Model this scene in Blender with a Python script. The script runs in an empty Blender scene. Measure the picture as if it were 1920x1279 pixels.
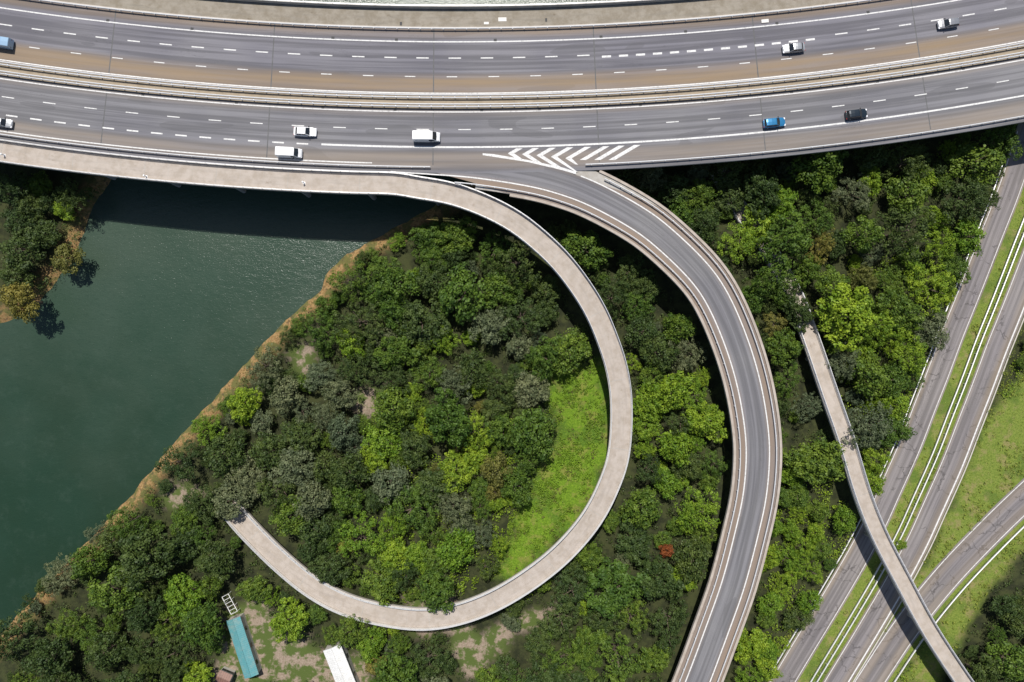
import bpy, bmesh, math, random
import numpy as np
from mathutils import Vector, Matrix
random.seed(7); rng = np.random.default_rng(7)
S = bpy.context.scene
COL = S.collection
PI = math.pi

# ------------------------------------------------------------------ camera, light, exposure
CAMH, FPX = 160.0, 1314.0
cam = bpy.data.cameras.new("camera"); camo = bpy.data.objects.new("camera", cam); COL.objects.link(camo)
camo.location = (0, 0, CAMH); camo.rotation_euler = (0, 0, 0)
cam.sensor_fit = 'HORIZONTAL'; cam.sensor_width = 36.0; cam.lens = 36.0 * FPX / 1920.0
cam.clip_start = 1.0; cam.clip_end = 6000.0
S.camera = camo
SUN_EL, SUN_AZ = math.radians(63.5), math.radians(-8)      # sun stands at the top of the picture
w = bpy.data.worlds.new("World"); S.world = w; w.use_nodes = True
nt = w.node_tree
sky = nt.nodes.new('ShaderNodeTexSky'); sky.sky_type = 'NISHITA'; sky.sun_disc = False
sky.sun_elevation = SUN_EL; sky.sun_rotation = SUN_AZ
nt.links.new(sky.outputs[0], nt.nodes['Background'].inputs[0]); nt.nodes['Background'].inputs[1].default_value = 0.082
sl = bpy.data.lights.new("sun", 'SUN'); sl.energy = 4.6; sl.angle = math.radians(0.53); sl.color = (1.0, 0.955, 0.89)
so = bpy.data.objects.new("sun", sl); COL.objects.link(so); so.location = (0, 100, 200)
sd = Vector((math.sin(SUN_AZ) * math.cos(SUN_EL), math.cos(SUN_AZ) * math.cos(SUN_EL), math.sin(SUN_EL)))
so.rotation_euler = sd.to_track_quat('Z', 'Y').to_euler()
S.view_settings.view_transform = 'Standard'; S.view_settings.look = 'None'
S.view_settings.exposure = 0.15; S.view_settings.gamma = 1.0

# ------------------------------------------------------------------ helpers
def P(px, py, z=0.0):
    s = (CAMH - z) / FPX
    return ((px - 960) * s, (639.5 - py) * s, z)
def PX(x, y, z=0.0):
    s = FPX / (CAMH - z)
    return x * s + 960, 639.5 - y * s

def catmull(pts, step=1.5):
    p = np.array(pts, float)
    p = np.vstack([2 * p[0] - p[1], p, 2 * p[-1] - p[-2]])
    out = []
    for i in range(1, len(p) - 2):
        n = max(2, int(np.linalg.norm(p[i + 1] - p[i]) / (step / 3)))
        t = np.linspace(0, 1, n, endpoint=False)[:, None]
        a, b, c, d = p[i - 1], p[i], p[i + 1], p[i + 2]
        out.append(0.5 * ((2 * b) + (c - a) * t + (2 * a - 5 * b + 4 * c - d) * t ** 2 + (3 * b - a - 3 * c + d) * t ** 3))
    out.append(p[-2][None]); q = np.vstack(out)
    for _ in range(12):                                   # ease out small wiggles
        q[1:-1] = 0.25 * q[:-2] + 0.5 * q[1:-1] + 0.25 * q[2:]
    return resample(q, step)
def resample(q, step):
    d = np.r_[0, np.cumsum(np.linalg.norm(np.diff(q, axis=0), axis=1))]
    n = max(2, int(round(d[-1] / step)) + 1)
    s = np.linspace(0, d[-1], n)
    return np.stack([np.interp(s, d, q[:, k]) for k in range(q.shape[1])], 1)
def frames(q):
    t = np.gradient(q[:, :2], axis=0); t /= np.linalg.norm(t, axis=1)[:, None] + 1e-9
    return t, np.stack([-t[:, 1], t[:, 0]], 1)            # tangent, left normal
def arclen(q): return np.r_[0, np.cumsum(np.linalg.norm(np.diff(q[:, :2], axis=0), axis=1))]
def at(q, s):
    d = arclen(q); t, n = frames(q)
    f = lambda a: np.array([np.interp(s, d, a[:, k]) for k in range(a.shape[1])])
    return f(q), f(t), f(n)
def cut(q, s0, s1, step=1.5):
    d = arclen(q); n = max(2, int((s1 - s0) / step) + 1)
    s = np.linspace(s0, s1, n)
    return np.stack([np.interp(s, d, q[:, k]) for k in range(q.shape[1])], 1)
def s_at(q, x=None, y=None):
    d = arclen(q)
    k = np.argmin(np.abs(q[:, 0] - x)) if x is not None else np.argmin(np.abs(q[:, 1] - y))
    return d[k]

def link(name, me, mat=None, parent=None):
    o = bpy.data.objects.new(name, me); COL.objects.link(o)
    if mat is not None and me is not None: 
        for m in (mat if isinstance(mat, (list, tuple)) else [mat]): me.materials.append(m)
    if parent is not None: o.parent = parent
    return o
def mesh(name, V, F, uv=None, smooth=False):
    me = bpy.data.meshes.new(name); me.from_pydata([tuple(map(float, v)) for v in V], [], [tuple(f) for f in F])
    if uv is not None:
        l = me.uv_layers.new(name='UVMap'); vi = np.empty(len(me.loops), np.int32); me.loops.foreach_get('vertex_index', vi)
        l.data.foreach_set('uv', np.asarray(uv, np.float32)[vi].ravel())
    if smooth: me.polygons.foreach_set('use_smooth', [True] * len(me.polygons))
    me.update(); return me
def sweep_data(q, prof, closed=True):
    """profile = [(offset to the left, dz)], swept along polyline q"""
    _, n = frames(q); d = arclen(q); k = len(prof); V = []; U = []
    for i in range(len(q)):
        for (o, dz) in prof:
            oo = o(d[i]) if callable(o) else o
            V.append((q[i, 0] + n[i, 0] * oo, q[i, 1] + n[i, 1] * oo, q[i, 2] + dz)); U.append((oo, d[i]))
    F = []
    for i in range(len(q) - 1):
        for j in range(k if closed else k - 1):
            a = i * k + j; b = i * k + (j + 1) % k
            F.append((b, a, a + k, b + k) if closed else (a + k, b + k, b, a))
    if closed:
        F.append(tuple(range(k))); F.append(tuple(reversed(range((len(q) - 1) * k, len(q) * k))))
    return V, F, U
class MB:
    def __init__(s): s.V = []; s.F = []; s.U = []
    def add(s, V, F, U=None):
        o = len(s.V); s.V += list(V); s.F += [tuple(i + o for i in f) for f in F]; s.U += list(U) if U is not None else [(v[0], v[1]) for v in V]
    def sweep(s, q, prof, closed=True): s.add(*sweep_data(q, prof, closed))
    def box(s, c, d, rz=0.0, taper=1.0):
        c = Vector(c); R = Matrix.Rotation(rz, 3, 'Z'); V = []
        for sz in (-1, 1):
            k = taper if sz > 0 else 1.0
            for sx, sy in ((-1, -1), (1, -1), (1, 1), (-1, 1)):
                V.append(c + R @ Vector((sx * d[0] / 2 * k, sy * d[1] / 2 * k, sz * d[2] / 2)))
        s.add([tuple(v) for v in V], [(3, 2, 1, 0), (4, 5, 6, 7), (0, 1, 5, 4), (1, 2, 6, 5), (2, 3, 7, 6), (3, 0, 4, 7)])
    def tube(s, a, b, r0, r1=None, n=8):
        a = Vector(a); b = Vector(b); r1 = r0 if r1 is None else r1
        z = (b - a).normalized(); x = z.orthogonal().normalized(); y = z.cross(x); V = []
        for p, r in ((a, r0), (b, r1)):
            V += [tuple(p + (x * math.cos(2 * PI * k / n) + y * math.sin(2 * PI * k / n)) * r) for k in range(n)]
        s.add(V, [(k, (k + 1) % n, n + (k + 1) % n, n + k) for k in range(n)] + [tuple(reversed(range(n))), tuple(range(n, 2 * n))])
    def poly(s, pts, z):
        s.add([(p[0], p[1], z) for p in pts], [tuple(range(len(pts)))])
    def build(s, name, mat, parent=None, smooth=False):
        return link(name, mesh(name, s.V, s.F, s.U, smooth), mat, parent)
def empty(name, loc=(0, 0, 0), rz=0.0):
    o = bpy.data.objects.new(name, None); COL.objects.link(o); o.location = loc; o.rotation_euler = (0, 0, rz)
    o.empty_display_size = 0.3; return o
def tag(o, label, cat, group=None):
    o['label'] = label; o['category'] = cat
    if group: o['group'] = group
    return o
def struct(o): o['kind'] = 'structure'; return o
def stuff(o, label=None, cat=None):
    o['kind'] = 'stuff'
    if label: o['label'] = label
    if cat: o['category'] = cat
    return o
def copy_tree(root):
    r = root.copy(); COL.objects.link(r)
    for ch in list(root.children):
        c = ch.copy(); COL.objects.link(c); c.parent = r
        for g in list(ch.children):
            d = g.copy(); COL.objects.link(d); d.parent = c
    return r

# ------------------------------------------------------------------ materials
class NT:
    def __init__(s, name):
        s.m = bpy.data.materials.new(name); s.m.use_nodes = True; s.t = s.m.node_tree; s.b = s.t.nodes['Principled BSDF']
    def n(s, typ, **kw):
        x = s.t.nodes.new(typ)
        for k, v in kw.items(): setattr(x, k, v)
        return x
    def l(s, a, b): s.t.links.new(a, b)
    def noise(s, vec, scale, detail=4, rough=0.55):
        x = s.n('ShaderNodeTexNoise'); x.inputs['Scale'].default_value = scale; x.inputs['Detail'].default_value = detail
        x.inputs['Roughness'].default_value = rough
        if vec is not None: s.l(vec, x.inputs['Vector'])
        return x.outputs['Fac']
    def mapr(s, v, a, b, c=0.0, d=1.0, smooth=True):
        x = s.n('ShaderNodeMapRange'); x.interpolation_type = 'SMOOTHSTEP' if smooth else 'LINEAR'
        x.inputs[1].default_value = a; x.inputs[2].default_value = b; x.inputs[3].default_value = c; x.inputs[4].default_value = d
        s.l(v, x.inputs[0]); return x.outputs[0]
    def mul(s, a, b, op='MULTIPLY'):
        x = s.n('ShaderNodeMath', operation=op)
        for k, v in ((0, a), (1, b)):
            if isinstance(v, (int, float)): x.inputs[k].default_value = v
            else: s.l(v, x.inputs[k])
        return x.outputs[0]
    def mix(s, f, a, b, mode='MIX'):
        x = s.n('ShaderNodeMix', data_type='RGBA', blend_type=mode)
        for k, v in ((0, f), (6, a), (7, b)):
            if isinstance(v, (int, float)): x.inputs[k].default_value = v
            elif isinstance(v, tuple): x.inputs[k].default_value = (*v, 1)
            else: s.l(v, x.inputs[k])
        return x.outputs[2]
    def col(s, c): s.l(c, s.b.inputs['Base Color'])
    def bump(s, h, strength=0.3, dist=0.05):
        x = s.n('ShaderNodeBump'); x.inputs['Strength'].default_value = strength; x.inputs['Distance'].default_value = dist
        s.l(h, x.inputs['Height']); s.l(x.outputs[0], s.b.inputs['Normal'])
    def rough(s, v): s.b.inputs['Roughness'].default_value = v
    def obj(s): return s.n('ShaderNodeTexCoord').outputs['Object']
    def uv(s): return s.n('ShaderNodeTexCoord').outputs['UV']
    def geo(s): return s.n('ShaderNodeNewGeometry').outputs['Position']
    def scale(s, v, sc):
        x = s.n('ShaderNodeMapping'); x.inputs['Scale'].default_value = sc; s.l(v, x.inputs[0]); return x.outputs[0]
    def spec(s, v): s.b.inputs['Specular IOR Level'].default_value = v

def m_plain(name, c, rough=0.6, var=0.12, scale=2.0, metal=0.0, spec=0.5):
    k = NT(name); g = k.geo(); f = k.noise(g, scale, 4)
    k.col(k.mix(f, tuple(x * (1 - var) for x in c), tuple(min(1, x * (1 + var)) for x in c)))
    k.rough(rough); k.b.inputs['Metallic'].default_value = metal; k.spec(spec); return k.m
def m_asphalt(name, base, dust=(), dustcol=(0.24, 0.185, 0.125), cracks=0.0):
    k = NT(name); uv = k.uv(); g = k.geo()
    streak = k.noise(k.scale(uv, (1.1, 0.018, 1)), 1.0, 5, 0.6)
    big = k.noise(g, 0.05, 3); fine = k.noise(g, 9.0, 3, 0.7)
    c = k.mix(k.mapr(streak, 0.4, 0.6), tuple(x * 0.76 for x in base), tuple(x * 1.17 for x in base))
    c = k.mix(k.mapr(big, 0.35, 0.65), c, k.mix(1.0, c, (0.86, 0.86, 0.9), 'MULTIPLY'))
    c = k.mix(k.mapr(fine, 0.3, 0.75, 0, 0.6), c, k.mix(1.0, c, (0.72, 0.72, 0.72), 'MULTIPLY'))
    u = k.n('ShaderNodeSeparateXYZ'); k.l(uv, u.inputs[0])
    wt = k.mul(k.mul(u.outputs[0], 2 * PI / 1.83), 0.0, 'SINE')                       # wheel tracks worn into each lane
    c = k.mix(k.mul(k.mapr(wt, 0.0, 1.0), k.mapr(k.noise(k.scale(uv, (0.25, 0.012, 1)), 1.0, 4), 0.35, 0.65, 0.05, 0.5)), c, tuple(x * 0.66 for x in base))
    # sealed cracks, thin and running mostly lengthwise
    cr = k.noise(k.scale(uv, (0.55, 0.035, 1)), 1.6, 6, 0.62)
    line = k.mapr(k.mul(k.mul(cr, 0.5, 'SUBTRACT'), 0.0, 'ADD'), -0.004, 0.004, 0, 1)
    edge = k.mul(line, k.mul(1.0, line, 'SUBTRACT'))
    gate = k.mapr(k.noise(k.scale(uv, (0.3, 0.02, 1)), 1.3, 2), 0.54, 0.62)
    c = k.mix(k.mul(k.mul(edge, 4.0), k.mul(gate, 0.8)), c, tuple(x * 0.28 for x in base))
    blot = k.noise(k.scale(uv, (0.7, 0.12, 1)), 1.1, 6, 0.75)
    c = k.mix(k.mapr(blot, 0.62, 0.74, 0, 0.6), c, tuple(x * 0.45 for x in base))
    # patched repairs
    br = k.noise(k.scale(uv, (0.25, 0.06, 1)), 0.9, 1)
    c = k.mix(k.mapr(br, 0.655, 0.66, 0, 0.4), c, tuple(x * 0.55 for x in base))
    if cracks:
        dn = k.n('ShaderNodeTexNoise'); dn.inputs['Scale'].default_value = 0.9; dn.inputs['Detail'].default_value = 3; k.l(g, dn.inputs['Vector'])
        vm = k.n('ShaderNodeVectorMath', operation='MULTIPLY_ADD'); k.l(dn.outputs['Color'], vm.inputs[0]); vm.inputs[1].default_value = (2.2, 2.2, 0); k.l(g, vm.inputs[2])
        vo = k.n('ShaderNodeTexVoronoi', feature='DISTANCE_TO_EDGE'); vo.inputs['Scale'].default_value = 0.28; k.l(vm.outputs[0], vo.inputs['Vector'])
        gt = k.mapr(k.noise(g, 0.16, 3), 0.47, 0.56)
        c = k.mix(k.mul(k.mul(k.mapr(vo.outputs['Distance'], 0.012, 0.036, 1, 0), gt), cracks), c, tuple(x * 0.22 for x in base))
    for (a, b, amt) in dust:                              # dust swept to the carriageway edge
        mid = (a + b) / 2; h = abs(b - a) / 2
        dd = k.mul(k.mul(u.outputs[0], mid, 'SUBTRACT'), 0, 'ADD')
        ab = k.n('ShaderNodeMath', operation='ABSOLUTE'); k.l(dd, ab.inputs[0])
        msk = k.mapr(ab.outputs[0], h * 0.25, h, 1, 0)
        nz = k.mapr(k.noise(k.scale(uv, (0.6, 0.03, 1)), 1.0, 4), 0.25, 0.7, 0.45, 1)
        c = k.mix(k.mul(k.mul(msk, nz), amt), c, dustcol)
    k.col(c); k.rough(0.9); k.spec(0.25); k.bump(fine, 0.25, 0.02); return k.m
def m_concrete(name, base, stain=0.35):
    k = NT(name); uv = k.uv(); g = k.geo()
    f = k.noise(g, 0.6, 6, 0.65); s2 = k.noise(k.scale(uv, (1.5, 0.15, 1)), 1.0, 5); fine = k.noise(g, 6, 4)
    c = k.mix(k.mapr(f, 0.35, 0.7, 0, stain), base, tuple(x * y for x, y in zip(base, (0.66, 0.62, 0.55))))
    c = k.mix(k.mapr(s2, 0.45, 0.75, 0, stain), c, tuple(x * 0.72 for x in base))
    c = k.mix(k.mapr(fine, 0.3, 0.8, 0, 0.2), c, tuple(x * 0.75 for x in base))
    sp_ = k.noise(k.scale(uv, (0.9, 0.35, 1)), 1.0, 6, 0.75)
    c = k.mix(k.mapr(sp_, 0.58, 0.7, 0, stain), c, tuple(x * y for x, y in zip(base, (0.5, 0.45, 0.38))))
    k.col(c); k.rough(0.9); k.spec(0.3); k.bump(fine, 0.2, 0.02); return k.m
def m_paint(name, c=(0.64, 0.635, 0.62)):
    k = NT(name); f = k.noise(k.geo(), 2.2, 5, 0.7)
    k.col(k.mix(k.mapr(f, 0.45, 0.7, 0, 0.65), c, (0.3, 0.295, 0.29))); k.rough(0.75); return k.m
def m_leaf(name, a, b, hue=0.25):
    k = NT(name); oi = k.n('ShaderNodeObjectInfo'); g = k.obj()
    f = k.noise(g, 2.6, 3, 0.7)
    c = k.mix(k.mapr(f, 0.36, 0.64), a, b)
    r = oi.outputs['Random']
    c = k.mix(k.mapr(r, 0, 1, 0, 1, False), k.mix(1.0, c, (0.72, 0.8, 0.75), 'MULTIPLY'), k.mix(1.0, c, (1.28, 1.14, 0.95), 'MULTIPLY'))
    k.col(c); k.rough(0.62); k.spec(0.35)
    tr = k.n('ShaderNodeBsdfTranslucent'); k.l(k.mix(1.0, c, (1.5, 1.6, 0.7), 'MULTIPLY'), tr.inputs[0])
    ms = k.n('ShaderNodeMixShader'); ms.inputs[0].default_value = 0.12
    k.l(k.b.outputs[0], ms.inputs[1]); k.l(tr.outputs[0], ms.inputs[2])
    k.l(ms.outputs[0], k.t.nodes['Material Output'].inputs[0]); return k.m

M = {}
M['asph_n'] = m_asphalt('motorway_asphalt_north', (0.185, 0.18, 0.195), dust=((0.6, 6.6, 0.9), (13.0, 17, 0.6)), dustcol=(0.26, 0.19, 0.118))
M['asph_s'] = m_asphalt('motorway_asphalt_south', (0.19, 0.187, 0.196), dust=((-14.5, -9.5, 0.7), (-3.2, -0.6, 0.35)), dustcol=(0.25, 0.205, 0.16))
M['asph_r'] = m_asphalt('slip_road_asphalt', (0.2, 0.196, 0.2), dust=((1.6, 6.0, 0.9), (-6.0, -1.6, 0.9)), dustcol=(0.25, 0.185, 0.135))
M['asph_l'] = m_asphalt('side_road_asphalt', (0.225, 0.206, 0.2), dust=((0.5, 3.8, 0.4), (-3.8, -0.5, 0.4), (5.5, 9.0, 0.5), (-9.2, -6.6, 0.5)), dustcol=(0.27, 0.21, 0.14), cracks=0.55)
M['median'] = m_concrete('central_reserve_gravel', (0.33, 0.275, 0.205), 0.6)
M['deck'] = m_concrete('viaduct_concrete', (0.40, 0.38, 0.35), 0.6)
M['walk_n'] = m_concrete('north_footway_paving', (0.285, 0.255, 0.21), 0.8)
M['path'] = m_concrete('footpath_concrete', (0.43, 0.378, 0.33), 0.6)
M['paint'] = m_paint('road_paint')
M['steel'] = m_plain('galvanised_steel', (0.62, 0.62, 0.62), 0.45, 0.15, 1.5, 0.25)
M['steel_d'] = m_plain('weathered_steel', (0.26, 0.25, 0.24), 0.6, 0.2, 1.5, 0.3)
M['kerb'] = m_concrete('kerb_stone', (0.5, 0.465, 0.425), 0.4)
M['joint'] = m_plain('joint_rubber', (0.1, 0.1, 0.1), 0.8, 0.5, 1.0)
M['rubber'] = m_plain('tyre_rubber', (0.02, 0.02, 0.02), 0.85)
M['rim'] = m_plain('wheel_rim', (0.5, 0.5, 0.52), 0.35, 0.05, 3, 0.8)
M['bark'] = m_plain('bark', (0.11, 0.085, 0.06), 0.95, 0.35, 5)
M['white_metal'] = m_plain('white_painted_metal', (0.78, 0.78, 0.77), 0.5, 0.08, 1.2)
M['cover'] = m_plain('pale_access_cover', (0.66, 0.64, 0.6), 0.8)
M['dark_cover'] = m_plain('dark_iron_grating', (0.05, 0.05, 0.05), 0.8)
M['lamp_r'] = m_plain('red_tail_lamp', (0.35, 0.02, 0.015), 0.25, 0.02)
M['lamp_w'] = m_plain('clear_headlamp', (0.8, 0.8, 0.82), 0.12, 0.02)
k = NT('car_glass'); k.b.inputs['Base Color'].default_value = (0.015, 0.018, 0.022, 1); k.rough(0.06); k.spec(0.6); M['glass'] = k.m
def m_car(name, c, metal=0.25):
    k = NT(name); f = k.noise(k.obj(), 3, 3); k.col(k.mix(f, tuple(x * 0.92 for x in c), c)); k.rough(0.3)
    k.b.inputs['Metallic'].default_value = metal; k.b.inputs['Coat Weight'].default_value = 0.6; k.b.inputs['Coat Roughness'].default_value = 0.08; return k.m
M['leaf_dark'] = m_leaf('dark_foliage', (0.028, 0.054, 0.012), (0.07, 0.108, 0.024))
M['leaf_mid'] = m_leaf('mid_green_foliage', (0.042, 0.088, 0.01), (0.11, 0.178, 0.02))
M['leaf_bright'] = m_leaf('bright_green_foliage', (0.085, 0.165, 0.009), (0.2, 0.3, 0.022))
M['leaf_olive'] = m_leaf('olive_yellow_foliage', (0.1, 0.105, 0.022), (0.2, 0.19, 0.045))
M['leaf_grey'] = m_leaf('grey_green_foliage', (0.06, 0.084, 0.042), (0.135, 0.165, 0.09))
M['leaf_rust'] = m_leaf('rust_red_foliage', (0.17, 0.045, 0.014), (0.32, 0.1, 0.03))
M['grass_b'] = m_leaf('meadow_grass', (0.1, 0.19, 0.012), (0.2, 0.3, 0.03))
M['grass_v'] = m_leaf('verge_grass', (0.11, 0.17, 0.02), (0.23, 0.27, 0.05))
M['reed'] = m_leaf('dry_bank_reed', (0.19, 0.12, 0.04), (0.34, 0.225, 0.08))

# ------------------------------------------------------------------ layout (traced lines, each at its own height)
MZ = 14.0
mx = [-1400, -900, -400, 0, 200, 320, 640, 840, 1080, 1280, 1440, 1600, 1760, 1920, 2300, 2800, 3300]
my0 = {0: 131, 200: 153, 320: 170, 640: 191, 840: 193, 1080: 186, 1280: 178, 1440: 164, 1600: 146, 1760: 121, 1920: 95}
cf = np.polyfit(list(my0.keys()), list(my0.values()), 3)
cf2 = np.polyfit(list(my0.keys()), list(my0.values()), 2)
def Mpx(x):
    if 0 <= x <= 1920: return float(np.polyval(cf, x))
    e = 0 if x < 0 else 1920
    sl_ = float(np.polyval(np.polyder(cf), e)); return float(np.polyval(cf, e)) + sl_ * (x - e) - 0.00006 * (x - e) ** 2
MOT = resample(np.array([P(x, Mpx(x), MZ) for x in np.arange(-1250, 3200, 15)]), 1.5)   # runs left to right; left = up in the photo
PM = FPX / (CAMH - MZ)                                   # pixels per metre on the deck
o_ = lambda px: -px / PM                                 # picture offset below the centre line -> sweep offset
def mot_s(px): return s_at(MOT, x=P(px, 0, MZ)[0])

LOOPX = [(780, 352), (840, 362), (900, 382), (960, 412), (1010, 450), (1060, 500), (1110, 572), (1140, 640), (1158, 700), (1165, 765), (1160, 850), (1141, 910),
         (1110, 970), (1060, 1030), (1000, 1080), (930, 1123), (860, 1150), (790, 1160), (710, 1150), (640, 1129), (580, 1095), (520, 1045), (465, 990), (444, 966), (430, 948)]
hw = np.linspace(0, 1, len(LOOPX))
footw = [(x, Mpx(x) + 153) for x in range(-1100, 760, 80)]
LOOP = catmull([P(x, y, 13.9) for x, y in footw] + [P(x, y, 13.9 - 13.6 * t ** 1.1) for (x, y), t in zip(LOOPX, hw)], 1.5)
RAMPX = [(640, Mpx(640) + 101), (740, 300), (820, 305), (900, 312), (1000, 328), (1060, 344), (1112, 364), (1180, 400), (1234, 437), (1305, 504), (1345, 560), (1380, 640), (1404, 720),
         (1418, 800), (1421, 860), (1415, 930), (1400, 1000), (1375, 1095), (1345, 1180), (1308, 1279), (1270, 1370), (1220, 1480)]
def rz_(i): return MZ - 0.01 if i <= 5 else MZ - 0.01 - 8.5 * ((i - 5) / (len(RAMPX) - 6))
RAMP = catmull([P(x, y, rz_(i)) for i, (x, y) in enumerate(RAMPX)], 1.5)
MEDX = [(1975, 250), (1935, 370), (1900, 460), (1873, 530), (1850, 588), (1829, 640), (1802, 713), (1776, 779), (1752, 842), (1734, 884), (1706, 946), (1684, 995), (1650, 1060), (1616, 1119), (1579, 1181), (1525, 1270), (1460, 1380), (1400, 1480)]
MED = catmull([P(x, y, 0.0) for x, y in MEDX], 1.5)
CX = [(2120, 752), (2020, 842), (1920, 934), (1866, 986), (1812, 1041), (1770, 1087), (1728, 1138), (1690, 1189), (1654, 1243), (1606, 1318), (1530, 1440)]
RC = catmull([P(x, y, 0.0) for x, y in CX], 1.5)
FBX = [(1345, 320), (1385, 392), (1440, 470), (1484, 545), (1515, 625), (1553, 735), (1586, 830), (1614, 922), (1645, 1000), (1690, 1087), (1736, 1172), (1793, 1260), (1850, 1340), (1900, 1410)]
FBZ = [0.4, 0.4, 0.5, 1.6, 4.2, 5.8, 6.6, 6.8, 6.8, 6.8, 6.8, 6.6, 6.0, 5.5]
FB = catmull([P(x, y, z) for (x, y), z in zip(FBX, FBZ)], 1.5)

WATER = [(-600, 330), (0, 606), (55, 582), (92, 535), (132, 488), (150, 440), (165, 392), (200, 340), (260, 250), (420, -60), (560, -80), (900, -500), (1500, -500), (1190, -60), (1140, 10), (1080, 120), (960, 250), (860, 350), (800, 392),
         (745, 422), (690, 452), (640, 480), (613, 505), (600, 540), (513, 618), (413, 729), (320, 832), (240, 930), (160, 1015), (80, 1097), (0, 1186), (-90, 1290), (-300, 1500), (-1500, 1500), (-1500, 330)]
WATER[0] = (-300, 690)
WATER.insert(1, (-60, 622))
POLY = {
 'water': WATER,
 'meadow': [(1015, 695), (1080, 690), (1138, 672), (1150, 760), (1142, 850), (1120, 920), (1080, 985), (1020, 1040), (960, 1085), (930, 1080), (955, 1010), (985, 930), (1030, 850), (1050, 800), (1030, 745)],
 'earth': [(540, 665), (585, 640), (600, 660), (575, 700), (550, 690)],
 'earth2': [(300, 935), (345, 895), (380, 925), (355, 945), (318, 950)],
 'earth3': [(655, 745), (690, 720), (720, 735), (712, 780), (668, 780)],
 'earth4': [(760, 1105), (800, 1110), (850, 1120), (900, 1190), (1000, 1145), (1040, 1140), (1030, 1165), (960, 1200), (900, 1260), (880, 1279), (850, 1240), (840, 1190), (770, 1185)],
 'yard': [(420, 1150), (500, 1110), (520, 1180), (560, 1190), (600, 1225), (690, 1230), (700, 1290), (400, 1290)],
 'verge': [(1990, 610), (1845, 790), (1822, 850), (1790, 930), (1760, 1000), (1730, 1090), (1722, 1128), (1760, 1080), (1830, 1010), (1960, 890), (2000, 830)],
 'vergeC': [(1990, 935), (1900, 1000), (1830, 1075), (1770, 1150), (1720, 1220), (1690, 1279), (1750, 1290), (1800, 1200), (1850, 1110), (1910, 1040), (2000, 960)],
 'triangle': [(1688, 1128), (1660, 1170), (1625, 1230), (1612, 1290), (1636, 1262), (1670, 1205), (1698, 1165)],
}
def inpoly(px, py, poly):
    px = np.asarray(px, float); py = np.asarray(py, float); r = np.zeros(px.shape, bool); p = poly
    for i in range(len(p)):
        x1, y1 = p[i]; x2, y2 = p[i - 1]
        c = ((y1 > py) != (y2 > py)) & (px < (x2 - x1) * (py - y1) / (y2 - y1 + 1e-12) + x1); r ^= c
    return r
def pdist(px, py, poly, closed=True):
    px = np.asarray(px, float); py = np.asarray(py, float); d = np.full(px.shape, 1e9)
    for i in range(0 if closed else 1, len(poly)):
        x1, y1 = poly[i - 1]; x2, y2 = poly[i]; dx, dy = x2 - x1, y2 - y1
        t = np.clip(((px - x1) * dx + (py - y1) * dy) / (dx * dx + dy * dy + 1e-9), 0, 1)
        d = np.minimum(d, np.hypot(px - x1 - t * dx, py - y1 - t * dy))
    return d
def sdf(px, py, poly):                                   # positive inside, in metres on the ground
    d = pdist(px, py, poly) * CAMH / FPX
    return np.where(inpoly(px, py, poly), d, -d)
def curve_d(x, y, q):
    x = np.asarray(x, float).ravel(); y = np.asarray(y, float).ravel(); out = np.empty(len(x)); p = q[::2, :2]
    for i in range(0, len(x), 4000):
        out[i:i + 4000] = np.sqrt(((x[i:i + 4000, None] - p[:, 0]) ** 2 + (y[i:i + 4000, None] - p[:, 1]) ** 2).min(1))
    return out

# ------------------------------------------------------------------ terrain and water
WZ = -1.3
gx = np.r_[-2500, -1200, -600, -350, -250, np.arange(-190, 190.1, 1.0), 250, 350, 600, 1200, 2500]
gy = np.r_[-2500, -1200, -600, -350, -220, np.arange(-130, 170.1, 1.0), 250, 350, 600, 1200, 2500]
GX, GY = np.meshgrid(gx, gy)
wob = lambda x, y: 0.7 * np.sin(x * 0.9 + y * 0.4) + 0.6 * np.sin(y * 1.3 - x * 0.55) + 0.5 * np.sin(x * 2.1 + y * 1.7)
px, py = PX(GX, GY)
ws = sdf(px, py, WATER) + 0.2 * wob(GX, GY)
TZ = np.where(ws > -2.2, np.clip(-(ws + 2.2) * 0.62, -4.5, 0), 0.0)
nv = len(gx)
idx = np.arange(GX.size).reshape(GX.shape)
quads = np.stack([idx[:-1, :-1], idx[:-1, 1:], idx[1:, 1:], idx[1:, :-1]], -1).reshape(-1, 4)
me = bpy.data.meshes.new('ground'); me.from_pydata(np.stack([GX, GY, TZ], -1).reshape(-1, 3).tolist(), [], quads.tolist())
me.polygons.foreach_set('use_smooth', [True] * len(me.polygons))
def soft(v, wdt=1.2): return np.clip(v / wdt * 0.5 + 0.5, 0, 1)
def attr(nm, val):
    a = me.attributes.new(nm, 'FLOAT', 'POINT'); a.data.foreach_set('value', val.ravel().astype(np.float32))
nw = 0.8 * wob(GX * 0.8, GY * 0.8)
attr('meadow', soft(sdf(px, py, POLY['meadow']) + nw))
attr('verge', np.maximum.reduce([soft(sdf(px, py, POLY[k]) + 0.5 * nw) for k in ('verge', 'vergeC', 'triangle')] + [soft(7.6 - curve_d(GX, GY, MED).reshape(GX.shape)), soft(5.5 - curve_d(GX, GY, RC).reshape(GX.shape))]))
attr('earth', np.maximum.reduce([soft(sdf(px, py, POLY[k]) + nw) for k in ('earth', 'earth2', 'earth3', 'earth4', 'yard')]))
attr('bank', soft(3.4 + ws, 1.5))
k = NT('ground_cover'); g = k.geo()
def at_(nm):
    x = k.n('ShaderNodeAttribute'); x.attribute_name = nm; return x.outputs['Fac']
n1 = k.noise(g, 0.35, 6, 0.65); n2 = k.noise(g, 2.5, 5, 0.7); n3 = k.noise(g, 0.12, 3)
floor_ = k.mix(k.mapr(n1, 0.38, 0.62), (0.02, 0.024, 0.011), (0.045, 0.052, 0.019))
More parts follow.
